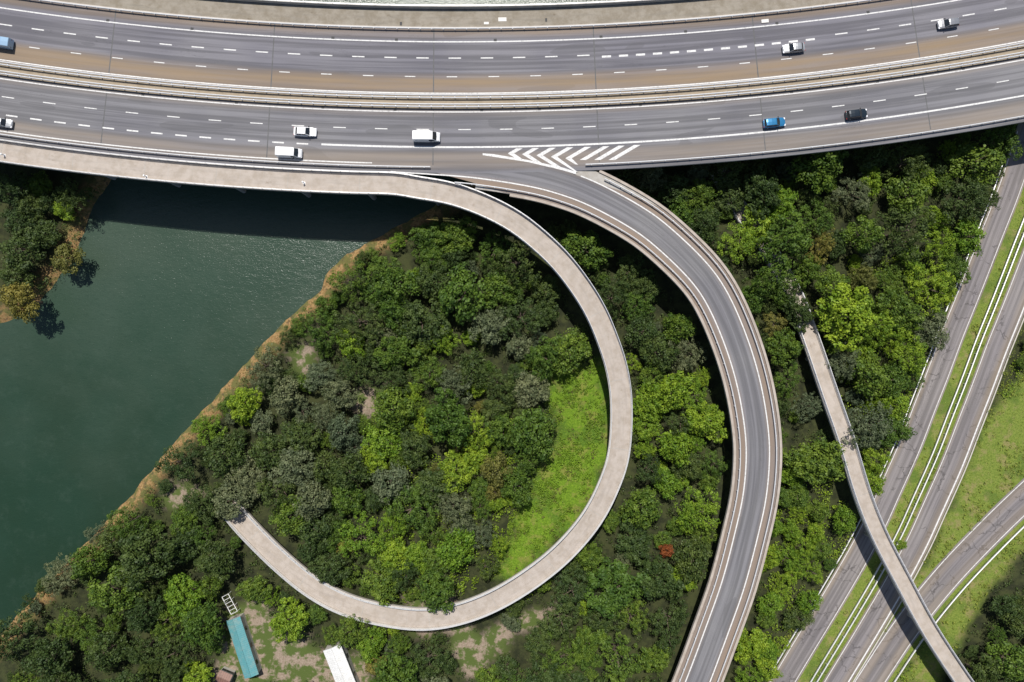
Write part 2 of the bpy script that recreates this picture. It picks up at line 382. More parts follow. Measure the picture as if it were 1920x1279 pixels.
floor_ = k.mix(k.mapr(n2, 0.55, 0.75, 0, 0.6), floor_, (0.1, 0.075, 0.045))
grass = k.mix(k.mapr(n2, 0.3, 0.7), (0.06, 0.12, 0.008), (0.16, 0.26, 0.02)); grass = k.mix(k.mapr(n1, 0.48, 0.62, 0, 0.7), grass, (0.2, 0.19, 0.05)); grass = k.mix(k.mapr(n3, 0.5, 0.6, 0, 0.5), grass, (0.04, 0.085, 0.014))
verg = k.mix(k.mapr(n2, 0.3, 0.7), (0.09, 0.14, 0.02), (0.19, 0.23, 0.045)); verg = k.mix(k.mapr(n1, 0.48, 0.66, 0, 0.8), verg, (0.23, 0.19, 0.085)); verg = k.mix(k.mapr(n3, 0.5, 0.58, 0, 0.6), verg, (0.07, 0.12, 0.02))
earth = k.mix(k.mapr(n2, 0.3, 0.7), (0.2, 0.15, 0.11), (0.32, 0.26, 0.2)); earth = k.mix(k.mapr(n1, 0.43, 0.54), earth, (0.075, 0.105, 0.026))
bank = k.mix(k.mapr(n2, 0.35, 0.7), (0.2, 0.115, 0.045), (0.34, 0.23, 0.105)); bank = k.mix(k.mapr(n1, 0.46, 0.56, 0, 0.85), bank, (0.09, 0.1, 0.03)); bank = k.mix(k.mapr(k.noise(g, 1.1, 4), 0.55, 0.65, 0, 0.7), bank, (0.07, 0.055, 0.035))
c = k.mix(at_('meadow'), floor_, grass); c = k.mix(at_('verge'), c, verg); c = k.mix(at_('earth'), c, earth); c = k.mix(at_('bank'), c, bank)
k.col(c); k.rough(0.95); k.spec(0.2); k.bump(n2, 0.6, 0.15)
struct(link('ground', me, k.m))

k = NT('river_water'); g = k.geo()
w1 = k.noise(k.scale(g, (1.0, 1.6, 1)), 0.5, 4, 0.6); w2 = k.noise(k.scale(g, (1.0, 1.5, 1)), 2.2, 4, 0.65); d1 = k.noise(g, 0.03, 4, 0.6)
sx = k.n('ShaderNodeSeparateXYZ'); k.l(g, sx.inputs[0])
vign = k.mapr(k.mul(k.mul(sx.outputs[1], 0.012), k.mul(k.noise(g, 0.05, 3), 0.9), 'ADD'), -0.2, 0.95)  # lens vignetting painted into the water colour, darker towards the lower edge
c = k.mix(vign, (0.014, 0.033, 0.018), (0.047, 0.073, 0.052)); c = k.mix(k.mapr(d1, 0.35, 0.65, 0, 0.35), c, (0.016, 0.046, 0.03))
c = k.mix(k.mapr(k.noise(g, 0.35, 5, 0.7), 0.48, 0.78, 0, 0.3), c, (0.045, 0.072, 0.053))
c = k.mix(k.mapr(k.noise(k.scale(g, (1, 1.9, 1)), 0.9, 5, 0.75), 0.5, 0.7, 0, 0.3), c, (0.014, 0.032, 0.022))  # ripple shading put into the colour as noise; an even sky hardly shows it
k.col(c); k.rough(0.19); k.b.inputs['IOR'].default_value = 1.33
k.bump(k.mul(k.mul(w1, 0.6), k.mul(w2, 0.4), 'ADD'), 0.5, 0.3)
MB_ = MB(); MB_.add([(-2500, -2500, WZ), (2500, -2500, WZ), (2500, 2500, WZ), (-2500, 2500, WZ)], [(0, 1, 2, 3)])
struct(MB_.build('river', k.m))

# ------------------------------------------------------------------ motorway viaduct
UP0, UP1 = o_(-131), o_(-17)          # northern carriageway limits (positive = up in the photo)
LO0, LO1 = o_(17), o_(121)
via = empty('motorway_viaduct', P(960, 190, 0))
tag(via, 'concrete motorway viaduct curving across the whole top of the photo', 'bridge')
def inv(o, root): o.parent = root; o.matrix_parent_inverse = Matrix.Translation(-Vector(root.location)); return o
b = MB(); b.sweep(MOT, [(o_(-179), -0.05), (o_(-179), -0.5), (o_(-150), -1.6), (o_(100), -1.6), (o_(131.6), -0.5), (o_(131.6), -0.05)]); inv(b.build('deck', M['deck']), via)
def post_sets(q, s0, s1, step): return np.arange(s0, s1, step)
for s in np.arange(mot_s(-250), mot_s(2250), 34):
    c_, t_, n_ = at(MOT, s)
    for off in (-100, 70):
        p = c_[:2] + n_ * o_(off); b = MB(); b.box((p[0], p[1], 5.2), (2.2, 5.5, 14.2), math.atan2(t_[1], t_[0])); inv(b.build('pier', M['deck']), via)
b = MB(); b.sweep(MOT, [(o_(-179), -0.03), (o_(-179), 0.9), (o_(-175.5), 0.9), (o_(-175.5), -0.03)]); inv(b.build('parapet', M['deck']), via)
b = MB()
for zz in (1.15, 1.4): b.sweep(MOT, [(o_(-177.6), zz - 0.04), (o_(-177.6), zz + 0.04), (o_(-176.8), zz + 0.04), (o_(-176.8), zz - 0.04)])
for s in np.arange(mot_s(-100), mot_s(2020), 3.0):
    c_, t_, n_ = at(MOT, s); p = c_[:2] + n_ * o_(-177.2); b.box((p[0], p[1], MZ + 1.15), (0.07, 0.07, 0.56), math.atan2(t_[1], t_[0]))
inv(b.build('parapet_railing', M['steel']), via)

b = MB(); b.sweep(MOT, [(o_(-174.8), 0.12), (o_(-142), 0.12)], False); struct(b.build('pavement', M['walk_n']))
b = MB(); b.sweep(MOT, [(o_(-142), -0.02), (o_(-142), 0.14), (o_(-140), 0.14), (o_(-140), -0.02)]); struct(b.build('kerb', M['kerb']))
b = MB(); b.sweep(MOT, [(o_(-139.9), 0.0), (o_(-14), 0.0)], False); road_n = struct(b.build('road', M['asph_n']))
b = MB(); b.sweep(MOT, [(o_(-13.6), -0.02), (o_(-13.6), 0.1), (o_(11.6), 0.1), (o_(11.6), -0.02)]); struct(b.build('central_reserve', M['median']))
b = MB(); b.sweep(MOT, [(o_(11.9), 0.0), (o_(131.4), 0.0)], False); road_s = struct(b.build('road', M['asph_s']))

MK = 0.006
def line(q, off, s0, s1, wd=0.2, parent=None, z=MK, mat=None):
    b = MB(); b.sweep(cut(q, s0, s1), [(off + wd / 2, z), (off - wd / 2, z)], False); return b.build('lane_marking', mat or M['paint'], parent)
def dashes(q, off, s0, s1, ln, gap, wd, parent, z=MK):
    b = MB(); s = s0
    while s + ln < s1 - 1.0:
        b.sweep(cut(q, s, s + ln, 1.0), [(off + wd / 2, z), (off - wd / 2, z)], False); s += ln + gap
    return b.build('lane_marking', M['paint'], parent)
sA, sB = 5.0, arclen(MOT)[-1] - 5
line(MOT, o_(-114.5), sA, sB, 0.26, road_n); line(MOT, o_(-18), sA, sB, 0.24, road_n)
g0 = mot_s(1130)
dashes(MOT, o_(-84), sA, mot_s(1130), 2.6, 4.2, 0.24, road_n)
dashes(MOT, o_(-80), mot_s(1135), mot_s(1560), 1.9, 1.7, 0.42, road_n)
dashes(MOT, o_(-84), mot_s(1570), sB, 2.6, 4.2, 0.24, road_n)
dashes(MOT, o_(-49), sA + 2, sB, 2.2, 6.6, 0.18, road_n)
line(MOT, o_(17), sA, sB, 0.24, road_s)
dashes(MOT, o_(50), sA + 1, sB, 2.6, 6.0, 0.2, road_s)
dashes(MOT, o_(83.5), sA, mot_s(600), 2.4, 2.6, 0.3, road_s)
line(MOT, o_(83), mot_s(605), mot_s(1200), 0.38, road_s)
line(MOT, o_(83), mot_s(1200), sB, 0.34, road_s)
line(MOT, o_(114.5), sA, mot_s(700), 0.24, road_s)
# ---- the gore: chevrons between the through lane line and the slip road's right edge
b = MB()
gore_up = lambda x: Mpx(x) + 86
def gore_lo(x): return np.interp(x, [900, 929, 990, 1056, 1100, 1150], [291, 294, 302, 317, 330, 350])
def W3(x, y): p = P(x, y, MZ); return (p[0], p[1])
b.poly([W3(905, 287.5), W3(905, 291), W3(990, 304), W3(1056, 319.5), W3(1080, 327), W3(1080, 322.5), W3(1056, 314.5), W3(990, 300), W3(925, 289)], MZ + 0.010)
for i, ax in enumerate(range(952, 1150, 27)):
    ya = min((gore_up(ax) + gore_lo(ax)) / 2, 300)
    # upper arm and lower arm of each V, apex to the left
    up_len = max(0.0, ya - gore_up(ax)); xu = ax + up_len * 1.7; yu = max(gore_up(xu), ya - up_len)
    wdt = 12
    if yu < ya - 1.5: b.poly([W3(ax, ya), W3(ax + wdt, ya), W3(xu + wdt, yu), W3(xu, yu)], MZ + 0.007)
    if ax < 1075:
        yl = ya
        xl = ax
        while yl < gore_lo(xl) and xl < 1078: xl += 1; yl += 0.62
        if xl - ax > 3: b.poly([W3(ax, ya + .2), W3(xl, yl), W3(min(xl + wdt, 1084), min(yl + 1.2, gore_lo(min(xl + wdt, 1084)))), W3(ax + wdt, ya + .2)], MZ + 0.0075)
gore = b.build('chevron_marking', M['paint'], road_s)

for rd, a, b_ in ((road_n, -139, -14.5), (road_s, 12.5, 117)):
    for s in np.arange(mot_s(-250) + 17, mot_s(2250), 34):
        c_, t_, n_ = at(MOT, s); b = MB(); V = [(c_[0] + n_[0] * o_(o) + t_[0] * e, c_[1] + n_[1] * o_(o) + t_[1] * e, MZ + 0.003) for o, e in ((b_, -0.11), (b_, 0.11), (a, 0.11), (a, -0.11))]
        b.add(V, [(0, 1, 2, 3)]); b.build('expansion_joint', M['joint'], rd)
# ------------------------------------------------------------------ guard rails
pb = MB(); pb.box((0, 0, 0.36), (0.16, 0.1, 0.74)); post_me = mesh('post', pb.V, pb.F); post_me.materials.append(M['steel'])
pb2 = MB(); pb2.box((0, 0, 0.4), (0.2, 0.42, 0.1)); pb2.box((0, 0, 0.18), (0.12, 0.12, 0.4)); post_d = mesh('post', pb2.V, pb2.F); post_d.materials.append(M['steel'])
def guard_rail(q, off, s0, s1, label, step=2.45, double=False, group=None, mat='steel', side=1, base=0.0, kid=100):
    c_, t_, n_ = at(q, (s0 + s1) / 2); p0 = c_[:2] + n_ * off
    root = empty('guard_rail', (p0[0], p0[1], c_[2] + base)); tag(root, label, 'guard rail', group)
    qq = cut(q, s0, s1); b = MB()
    prof = lambda d: [(d - 0.06, 0.47), (d + 0.03, 0.52), (d + 0.06, 0.6), (d + 0.0, 0.63), (d + 0.06, 0.67), (d + 0.03, 0.75), (d - 0.06, 0.8)]
    offs = (off - 0.26, off + 0.26) if double else (off + 0.12 * side,)
    for d in offs: b.sweep(qq, [(d - 0.1, 0.46 + base), (d - 0.1, 0.78 + base), (d, 0.82 + base), (d + 0.1, 0.78 + base), (d + 0.1, 0.46 + base)])
    inv(b.build('rail', M[mat]), root)
    n = min(kid, int((s1 - s0) / step))
    for s in s0 + (s1 - s0) * (np.arange(n) + 0.5) / n:
        c_, t_, n_ = at(q, s); p = c_[:2] + n_ * off
        o = bpy.data.objects.new('post', post_d if double else post_me); COL.objects.link(o)
        o.location = (p[0], p[1], c_[2] + base); o.rotation_euler = (0, 0, math.atan2(t_[1], t_[0])); inv(o, root)
    return root
v0, v1 = mot_s(-40), mot_s(1960)
guard_rail(MOT, o_(-136), v0, v1, 'long steel guard rail between the upper carriageway and its paved footway', group='guard rails along the motorway')
guard_rail(MOT, o_(-10), v0, v1, 'upper of the two guard rails on the motorway central reserve', double=True, group='guard rails along the motorway', base=0.1)
guard_rail(MOT, o_(7), v0, v1, 'lower of the two guard rails on the motorway central reserve', double=True, group='guard rails along the motorway', base=0.1)
guard_rail(MOT, o_(122.5), v0, mot_s(815), 'guard rail along the pale loop footpath at the motorway left end', group='guard rails along the motorway')
guard_rail(MOT, o_(123), mot_s(1092), v1, 'guard rail on the lower motorway edge right of the slip road above trees', group='guard rails along the motorway')

# ------------------------------------------------------------------ slip road
slip = empty('slip_road_bridge', P(1400, 800, 0)); tag(slip, 'slip road flyover curving down from the motorway chevrons to the bottom edge', 'bridge')
rs = lambda px_, py_: float(arclen(RAMP)[np.argmin(np.hypot(*(np.array([PX(*p) for p in RAMP]).T - np.array([[px_], [py_]]))))])
b = MB(); rq = cut(RAMP, rs(900, 312), arclen(RAMP)[-1])
b.sweep(rq, [(4.6, -0.03), (4.6, -0.5), (3.2, -1.4), (-3.2, -1.4), (-4.75, -0.5), (-4.75, -0.03)]); inv(b.build('deck', M['deck']), slip)
rend = arclen(RAMP)[-1]
for s in np.arange(rs(1234, 437), rend, 24):
    c_, t_, n_ = at(RAMP, s); b = MB(); h = c_[2] - 1.3 + 1.5
    b.box((c_[0], c_[1], -1.5 + h / 2), (1.5, 3.0, h), math.atan2(t_[1], t_[0])); inv(b.build('pier', M['deck']), slip)
b = MB(); q2 = cut(RAMP, rs(1112, 364), rend)
b.sweep(q2, [(5.15, -0.45), (5.15, 0.3), (4.62, 0.3), (4.62, -0.45)]); inv(b.build('edge_beam', M['path']), slip)
b = MB(); q3 = cut(RAMP, rs(960, 320), rend)
b.sweep(q3, [(-4.77, -0.45), (-4.77, 0.3), (-5.3, 0.3), (-5.3, -0.45)]); inv(b.build('edge_beam', M['path']), slip)
b = MB(); b.sweep(cut(RAMP, rs(780, 303), rend), [(lambda s: 2.4 + 2.2 * np.clip((s - 38) / 14, 0, 1), -0.004), (lambda s: -2.0 - 2.75 * np.clip((s - 4) / 16, 0, 1), -0.004)], False)
road_r = struct(b.build('road', M['asph_r']))
line(RAMP, -2.5, rs(740, 300), rend, 0.26, road_r, z=0.016); line(RAMP, 2.5, rs(1080, 350), rend, 0.26, road_r, z=0.016)
guard_rail(RAMP, -4.1, rs(860, 308), rend - 2, 'guard rail on the left edge of the curving slip road facing the loop', group='guard rails along the slip road')
guard_rail(RAMP, 3.9, rs(1120, 366), rend - 2, 'guard rail on the right edge of the curving slip road', group='guard rails along the slip road', side=-1)

# ------------------------------------------------------------------ loop footpath and footbridge
def walkway(q, name, label, half, rail_mat, s_from=0, thick=0.55, piers=None):
    root = empty(name, tuple(q[len(q) // 2][:2]) + (0,)); tag(root, label, 'footbridge')
    b = MB(); b.sweep(q, [(half, -0.02), (half, -thick), (half * 0.5, -thick - 0.35), (-half * 0.5, -thick - 0.35), (-half, -thick), (-half, -0.02)]); inv(b.build('deck', M['deck']), root)
    for sg in (1, -1):
        b = MB(); a, c2 = sorted((sg * (half - 0.32), sg * (half + 0.02)))
        b.sweep(q, [(c2, -0.3), (c2, 0.28), (a, 0.28), (a, -0.3)]); inv(b.build('kerb_beam', M['kerb']), root)
        b = MB(); m = sg * (half - 0.15)
        for zz in (0.55, 0.85, 1.15): b.sweep(q, [(m + 0.045, zz - 0.035), (m + 0.045, zz + 0.035), (m - 0.045, zz + 0.035), (m - 0.045, zz - 0.035)])
        for s in np.arange(1, arclen(q)[-1], 2.0):
            c_, t_, n_ = at(q, s); p = c_[:2] + n_ * m; b.box((p[0], p[1], c_[2] + 0.7), (0.08, 0.08, 0.95), math.atan2(t_[1], t_[0]))
        inv(b.build('railing', M[rail_mat]), root)
    for s in (piers if piers is not None else ()):
        c_, t_, n_ = at(q, s); h = c_[2] - 0.7 + 2.5
        if h > 3: b = MB(); b.tube((c_[0], c_[1], -2.5), (c_[0], c_[1], c_[2] - 0.8), 0.55, 0.55, 12); inv(b.build('pier', M['deck']), root)
    b = MB(); b.sweep(q, [(half - 0.33, 0.0), (-half + 0.33, 0.0)], False); pt = struct(b.build('path', M['path'])); b = MB(); w_ = half - 0.36
    for s in np.arange(4, arclen(q)[-1] - 1, 5.0):
        c_, t_, n_ = at(q, s); e = 0.018 if int(s / 5) % 3 else 0.05
        b.add([(c_[0] + n_[0] * o + t_[0] * f, c_[1] + n_[1] * o + t_[1] * f, c_[2] + 0.007) for o, f in ((w_, -e), (-w_, -e), (-w_, e), (w_, e))], [(0, 1, 2, 3)])
    b.build('slab_joints', M['deck'], pt)
    return root, pt
LE = arclen(LOOP)[-1]
LQ = cut(LOOP, s_at(LOOP, x=P(-300, 0, 13.9)[0]), LE)
walkway(LQ, 'loop_footbridge', 'pale concrete footpath bridge looping from the motorway edge round the wood', 2.35, 'steel', piers=np.arange(4, arclen(LQ)[-1] - 8, 15))
walkway(FB, 'straight_footbridge', 'straight pale footbridge crossing over the dual carriageway on the right', 1.85, 'steel', piers=np.arange(6, arclen(FB)[-1], 21))

# ------------------------------------------------------------------ roads on the ground
AO, BO = -5.6, 5.2                                        # MED runs downwards in the photo: left = right side of the picture
def flat_road(q, a, bb, mat, z=0.03):
    b = MB(); b.sweep(q, [(bb, z), (a, z)], False); return struct(b.build('road', mat))
ra = flat_road(MED, -8.3, -2.6, M['asph_l']); rb = flat_road(MED, 2.3, 8.0, M['asph_l'])
rc = flat_road(RC, -3.4, 3.4, M['asph_l'], 0.038)
e1 = arclen(MED)[-1] - 2
for (r, offs) in ((ra, (-7.9, -3.05)), (rb, (2.75, 7.4))):
    for o in offs: line(MED, o, 2, e1, 0.15 if o != 7.4 else 0.3, r, z=0.038)
for o in (-2.9, 2.9): line(RC, o, 2, arclen(RC)[-1] - 2, 0.17, rc, z=0.046)
b = MB(); b.sweep(MED, [(8.15, 0.0), (8.15, 0.12), (8.4, 0.12), (8.4, 0.0)]); b.build('kerb', M['kerb'], rb)
my = lambda y_: s_at(MED, y=P(0, y_)[1])
guard_rail(MED, -0.25, my(330), my(1300), 'left of the paired guard rails on the dual carriageway grass strip', group='guard rails along the dual carriageway', side=-1)
guard_rail(MED, 0.75, my(330), my(1300), 'right of the paired guard rails on the dual carriageway grass strip', group='guard rails along the dual carriageway')
guard_rail(MED, -9.3, my(330), my(1300), 'guard rail between the dual carriageway and the wood on its left', group='guard rails along the dual carriageway', mat='steel')
guard_rail(RC, 4.4, s_at(RC, x=P(1935, 0)[0]), s_at(RC, y=P(0, 1290)[1]), 'guard rail on the lower side of the joining road in the bottom right corner', group='guard rails along the dual carriageway', side=-1)

# ------------------------------------------------------------------ vehicles
def loft(b, secs):
    k = len(secs[0]); V = [v for s in secs for v in s]; F = []
    for i in range(len(secs) - 1):
        for j in range(k - 1): a = i * k + j; F.append((a, a + k, a + k + 1, a + 1))
    F.append(tuple(reversed(range(k)))); F.append(tuple(range((len(secs) - 1) * k, len(secs) * k))); b.add(V, F)
def wheels(root, L, W, r=0.32, fr=0.3, rr=0.29):
    for sx in (L * fr, -L * rr):
        for sy in (-1, 1):
            b = MB(); y = sy * (W / 2 - 0.12); b.tube((sx, y - 0.11, r), (sx, y + 0.11, r), r, r, 16); wh = b.build('wheel', M['rubber'], root)
            b = MB(); b.tube((sx, y + sy * 0.1, r), (sx, y + sy * 0.125, r), r * 0.62, r * 0.58, 12); b.build('rim', M['rim'], wh)
def lamps(root, L, W, zf=0.65, zr=0.8):
    for sy in (-1, 1):
        b = MB(); b.box((L / 2 - 0.2, sy * (W / 2 - 0.28), zf), (0.34, 0.36, 0.14)); b.build('headlight', M['lamp_w'], root)
        b = MB(); b.box((-L / 2 + 0.08, sy * (W / 2 - 0.22), zr), (0.16, 0.3, 0.18)); b.build('tail_light', M['lamp_r'], root)
        b = MB(); b.box((L * 0.17, sy * (W / 2 + 0.07), 0.98), (0.16, 0.22, 0.14)); b.build('wing_mirror', root.get('bm') and M[root['bm']] or M['rubber'], root)
def finish(root):
    if 'bm' in root: del root['bm']
def car(loc, rz, label, paint, L=4.4, W=1.82, Hh=1.5, hatch=True, group='vehicles on the motorway', name='car', cat='car'):
    root = empty(name, loc, rz); tag(root, label, cat, group)
    b = MB()
    xs = [(-0.5, 0.80, 0.32, 0.80), (-0.485, 0.92, 0.24, 0.92), (-0.43, 0.98, 0.2, 0.97), (-0.2, 1.0, 0.19, 0.98), (0.1, 1.0, 0.19, 0.96), (0.22, 0.99, 0.19, 0.93), (0.36, 0.96, 0.2, 0.84), (0.45, 0.88, 0.24, 0.72), (0.49, 0.74, 0.3, 0.62), (0.5, 0.6, 0.36, 0.55)]
    secs = []
    for (fx, fw, z0, z1) in xs:
        h = W / 2 * fw; x = fx * L
        secs.append([(x, -h * 0.9, z0), (x, -h, z0 + 0.12), (x, -h, z1 - 0.14), (x, -h * 0.95, z1 - 0.03), (x, -h * 0.6, z1 + 0.02), (x, 0, z1 + 0.035), (x, h * 0.6, z1 + 0.02), (x, h * 0.95, z1 - 0.03), (x, h, z1 - 0.14), (x, h, z0 + 0.12), (x, h * 0.9, z0)])
    loft(b, secs)
    xr0, xr1 = (-0.40 if hatch else -0.3) * L, 0.045 * L      # roof limits
    xb, xw = (-0.475 if hatch else -0.42) * L, 0.215 * L      # foot of rear window, foot of windscreen
    hr, hb, zr, zb = W / 2 * 0.74, W / 2 * 0.9, Hh, 0.94
    # roof skin
    V = []
    for x, hh, z in ((xr0 - 0.06, hr * 0.93, zr - 0.06), (xr0 + 0.25, hr, zr - 0.01), ((xr0 + xr1) / 2, hr, zr + 0.02), (xr1 - 0.2, hr, zr - 0.005), (xr1 + 0.04, hr * 0.96, zr - 0.06)):
        V.append([(x, -hh, z - 0.05), (x, -hh * 0.88, z), (x, 0, z + 0.03), (x, hh * 0.88, z), (x, hh, z - 0.05)])
    b2 = MB(); loft(b2, V); o = len(b.V); b.add(b2.V, b2.F)
    # pillars
    for sy in (-1, 1):
        for (x0, x1) in ((xw, xr1), (xb, xr0), (-0.12 * L, -0.13 * L)):
            b.tube((x0, sy * hb * 0.97, zb - 0.05), (x1, sy * hr * 0.97, zr - 0.08), 0.055, 0.05, 6)
    b.build('body', paint, root, smooth=False)
    b = MB(); b.add([(xw + 0.02, -hb * 0.93, zb), (xw + 0.1, 0, zb), (xw + 0.02, hb * 0.93, zb), (xr1, hr * 0.93, zr - 0.07), (xr1 + 0.02, 0, zr - 0.05), (xr1, -hr * 0.93, zr - 0.07)], [(0, 1, 4, 5), (1, 2, 3, 4)]); b.build('windscreen', M['glass'], root)
    b = MB(); b.add([(xb, hb * 0.9, zb), (xb - 0.03, 0, zb), (xb, -hb * 0.9, zb), (xr0, -hr * 0.9, zr - 0.09), (xr0 - 0.03, 0, zr - 0.08), (xr0, hr * 0.9, zr - 0.09)], [(0, 1, 4, 5), (1, 2, 3, 4)]); b.build('rear_window', M['glass'], root)
    for sy in (-1, 1):
        b = MB(); F = [(0, 1, 2, 3)] if sy < 0 else [(3, 2, 1, 0)]
        b.add([(xb, sy * hb * 0.98, zb - 0.04), (xw, sy * hb * 0.98, zb - 0.04), (xr1, sy * hr * 0.985, zr - 0.06), (xr0, sy * hr * 0.985, zr - 0.06)], F); b.build('side_window', M['glass'], root)
    wheels(root, L, W); lamps(root, L, W); return root
def van(loc, rz, label, paint, L=5.6, W=2.0, Hh=2.2, group='vehicles on the motorway'):
    root = empty('van', loc, rz); tag(root, label, 'van', group); b = MB(); secs = []
    for (fx, fw, z0, z1) in [(-0.5, 0.96, 0.35, Hh - 0.12), (-0.49, 1.0, 0.28, Hh - 0.02), (-0.2, 1.0, 0.25, Hh + 0.03), (0.16, 1.0, 0.25, Hh + 0.02), (0.235, 0.98, 0.25, Hh - 0.1), (0.30, 0.97, 0.25, 1.72), (0.365, 0.96, 0.25, 1.26), (0.45, 0.92, 0.27, 1.06), (0.49, 0.82, 0.32, 0.85), (0.5, 0.66, 0.4, 0.7)]:
        h = W / 2 * fw; x = fx * L; t = 0.9 if z1 > 1.5 else 0.95
        secs.append([(x, -h * 0.92, z0), (x, -h, z0 + 0.15), (x, -h, min(z1 - 0.15, 1.1)), (x, -h * t, z1 - 0.07), (x, -h * t * 0.9, z1), (x, 0, z1 + 0.04), (x, h * t * 0.9, z1), (x, h * t, z1 - 0.07), (x, h, min(z1 - 0.15, 1.1)), (x, h, z0 + 0.15), (x, h * 0.92, z0)])
    loft(b, secs); b.build('body', paint, root)
    h = W / 2 * 0.84; e = 0.035
    b = MB(); b.add([(0.362 * L + e, -h, 1.3 + e), (0.362 * L + e, h, 1.3 + e), (0.24 * L + e, h * 0.93, Hh - 0.12 + e), (0.24 * L + e, -h * 0.93, Hh - 0.12 + e), (0.375 * L + e, 0, 1.31 + e), (0.246 * L + e, 0, Hh - 0.08 + e)], [(0, 4, 5, 3), (4, 1, 2, 5)]); b.build('windscreen', M['glass'], root)
    for sy in (-1, 1):
        y0, y1 = sy * (W / 2 * 0.985 + 0.012), sy * (W / 2 * 0.93 + 0.012); F = [(0, 1, 2, 3)] if sy < 0 else [(3, 2, 1, 0)]
        b = MB(); b.add([(0.1 * L, y0, 1.2), (0.33 * L, y0, 1.2), (0.255 * L, y1, 1.9), (0.1 * L, y1, 1.9)], F); b.build('side_window', M['glass'], root)
    wheels(root, L, W, 0.34, 0.33, 0.3); lamps(root, L, W, 0.75, 1.0); return root
def head(px_, back=False):
    c_, t_, n_ = at(MOT, mot_s(px_)); a = math.atan2(t_[1], t_[0]); return a + (PI if back else 0)
def L3(px_, py_): p = P(px_, py_, MZ + 0.7); return (p[0], p[1], MZ)
SILVER = m_car('silver_paint', (0.4, 0.41, 0.42), 0.5); WHITE = m_car('white_paint', (0.82, 0.82, 0.82), 0.0); BLUE = m_car('mid_blue_paint', (0.03, 0.2, 0.4), 0.3)
PALEB = m_car('pale_blue_paint', (0.3, 0.45, 0.6), 0.2); DARK = m_car('near_black_blue_paint', (0.015, 0.025, 0.035), 0.3); GREY = m_car('grey_paint', (0.3, 0.305, 0.32), 0.5)
van(L3(0, 80), head(0, True), 'pale blue van cut by the left photo edge on the upper carriageway', PALEB, 5.2, 2.0, 2.0)
car(L3(1488, 90), head(1488, True), 'silver saloon on the upper carriageway behind the block of thick dashes', SILVER, 4.6, 1.84, 1.48, False)
car(L3(1778, 44), head(1778, True), 'pale silver hatchback on the upper carriageway nearest the top right corner', GREY, 4.3, 1.8, 1.52, True)
car(L3(4, 230), head(4), 'silver hatchback cut by the left photo edge on the lower carriageway', SILVER, 4.2, 1.8, 1.5, True)
car(L3(572, 247), head(572), 'silver white saloon on the lower carriageway just above a white van', WHITE, 4.7, 1.86, 1.46, False)
van(L3(800, 257), head(800), 'white van in the through lane left of the chevrons beside the solid line', WHITE, 5.6)
van(L3(543, 287), head(543), 'white van in the slip lane nearest the pale loop footpath', WHITE, 5.2, 1.98, 2.1)
car(L3(1452, 230), head(1452), 'mid blue hatchback on the lower carriageway right of the chevrons', BLUE, 4.6, 1.88, 1.55, True)
car(L3(1606, 214), head(1606), 'near black hatchback on the lower carriageway leading the blue one', DARK, 4.5, 1.86, 1.6, True)

# ------------------------------------------------------------------ small things on the footways
for i, (x_, y_, lab) in enumerate(((8, 291, 'white bollard on the pale footpath at the left photo edge'), (274, 331, 'white bollard on the pale footpath above the green left bank'), (570, 343, 'white bollard on the pale footpath above the river shadow'))):
    p = P(x_, y_, 14.0); r = empty('bollard', (p[0], p[1], 13.9)); tag(r, lab, 'bollard', 'bollards on the pale footpath')
    b = MB(); b.tube((0, 0, 0), (0, 0, 1.1), 0.13, 0.12, 12); b.tube((0, 0, 1.1), (0, 0, 1.2), 0.2, 0.14, 12); b.build('column', M['white_metal'], r)
    b = MB(); b.box((0, 0, 0.02), (0.5, 0.5, 0.06)); b.build('base_plate', M['steel'], r)
for (x_, y_, sx, sy, m, nm, lab) in ((942, 37, 1.7, 0.8, 'cover', 'access_cover', 'large pale access cover on the upper footway above the river'), (912, 44, 1.0, 0.5, 'cover', 'access_cover', 'small pale access cover left of the large one on the upper footway'),
                                  (752, 45, 0.45, 0.7, 'dark_cover', 'drain_grate', 'dark drain grate on the upper footway left of the pale covers'), (1024, 38, 0.4, 0.7, 'dark_cover', 'drain_grate', 'dark drain grate on the upper footway right of the pale covers'), (1434, 40, 1.5, 0.7, 'cover', 'access_cover', 'pale access cover on the upper footway right of the tan bank')):
    p = P(x_, y_, MZ); b = MB(); b.box((p[0], p[1], MZ + 0.14), (sx, sy, 0.05), head(x_)); tag(b.build(nm, M[m]), lab, 'cover' if 'cover' in nm else 'drain')

for off, ups, nm in ((13.9, (268, 450, 600, 746, 903, 1015, 1112, 1195, 1320, 1480, 1640, 1800), 'central reserve'), (-117.5, (186, 346, 615, 744, 933, 1127, 1300, 1470, 1650), 'upper edge line')):
    for i, x_ in enumerate(ups):
        c_, t_, n_ = at(MOT, mot_s(x_)); p = c_[:2] + n_ * o_(off); b = MB(); b.box((p[0], p[1], MZ + 0.012), (0.62, 0.5, 0.03), math.atan2(t_[1], t_[0]))
        tag(b.build('drain_grate', M['dark_cover']), ['leftmost', 'second from left', 'third from left', 'fourth from left', 'fifth from left', 'sixth from left', 'seventh from left', 'eighth from left', 'ninth from left', 'tenth from left', 'eleventh from left', 'twelfth from left'][i] + ' square drain grate along the motorway ' + nm, 'drain', 'drain grates along the ' + nm)

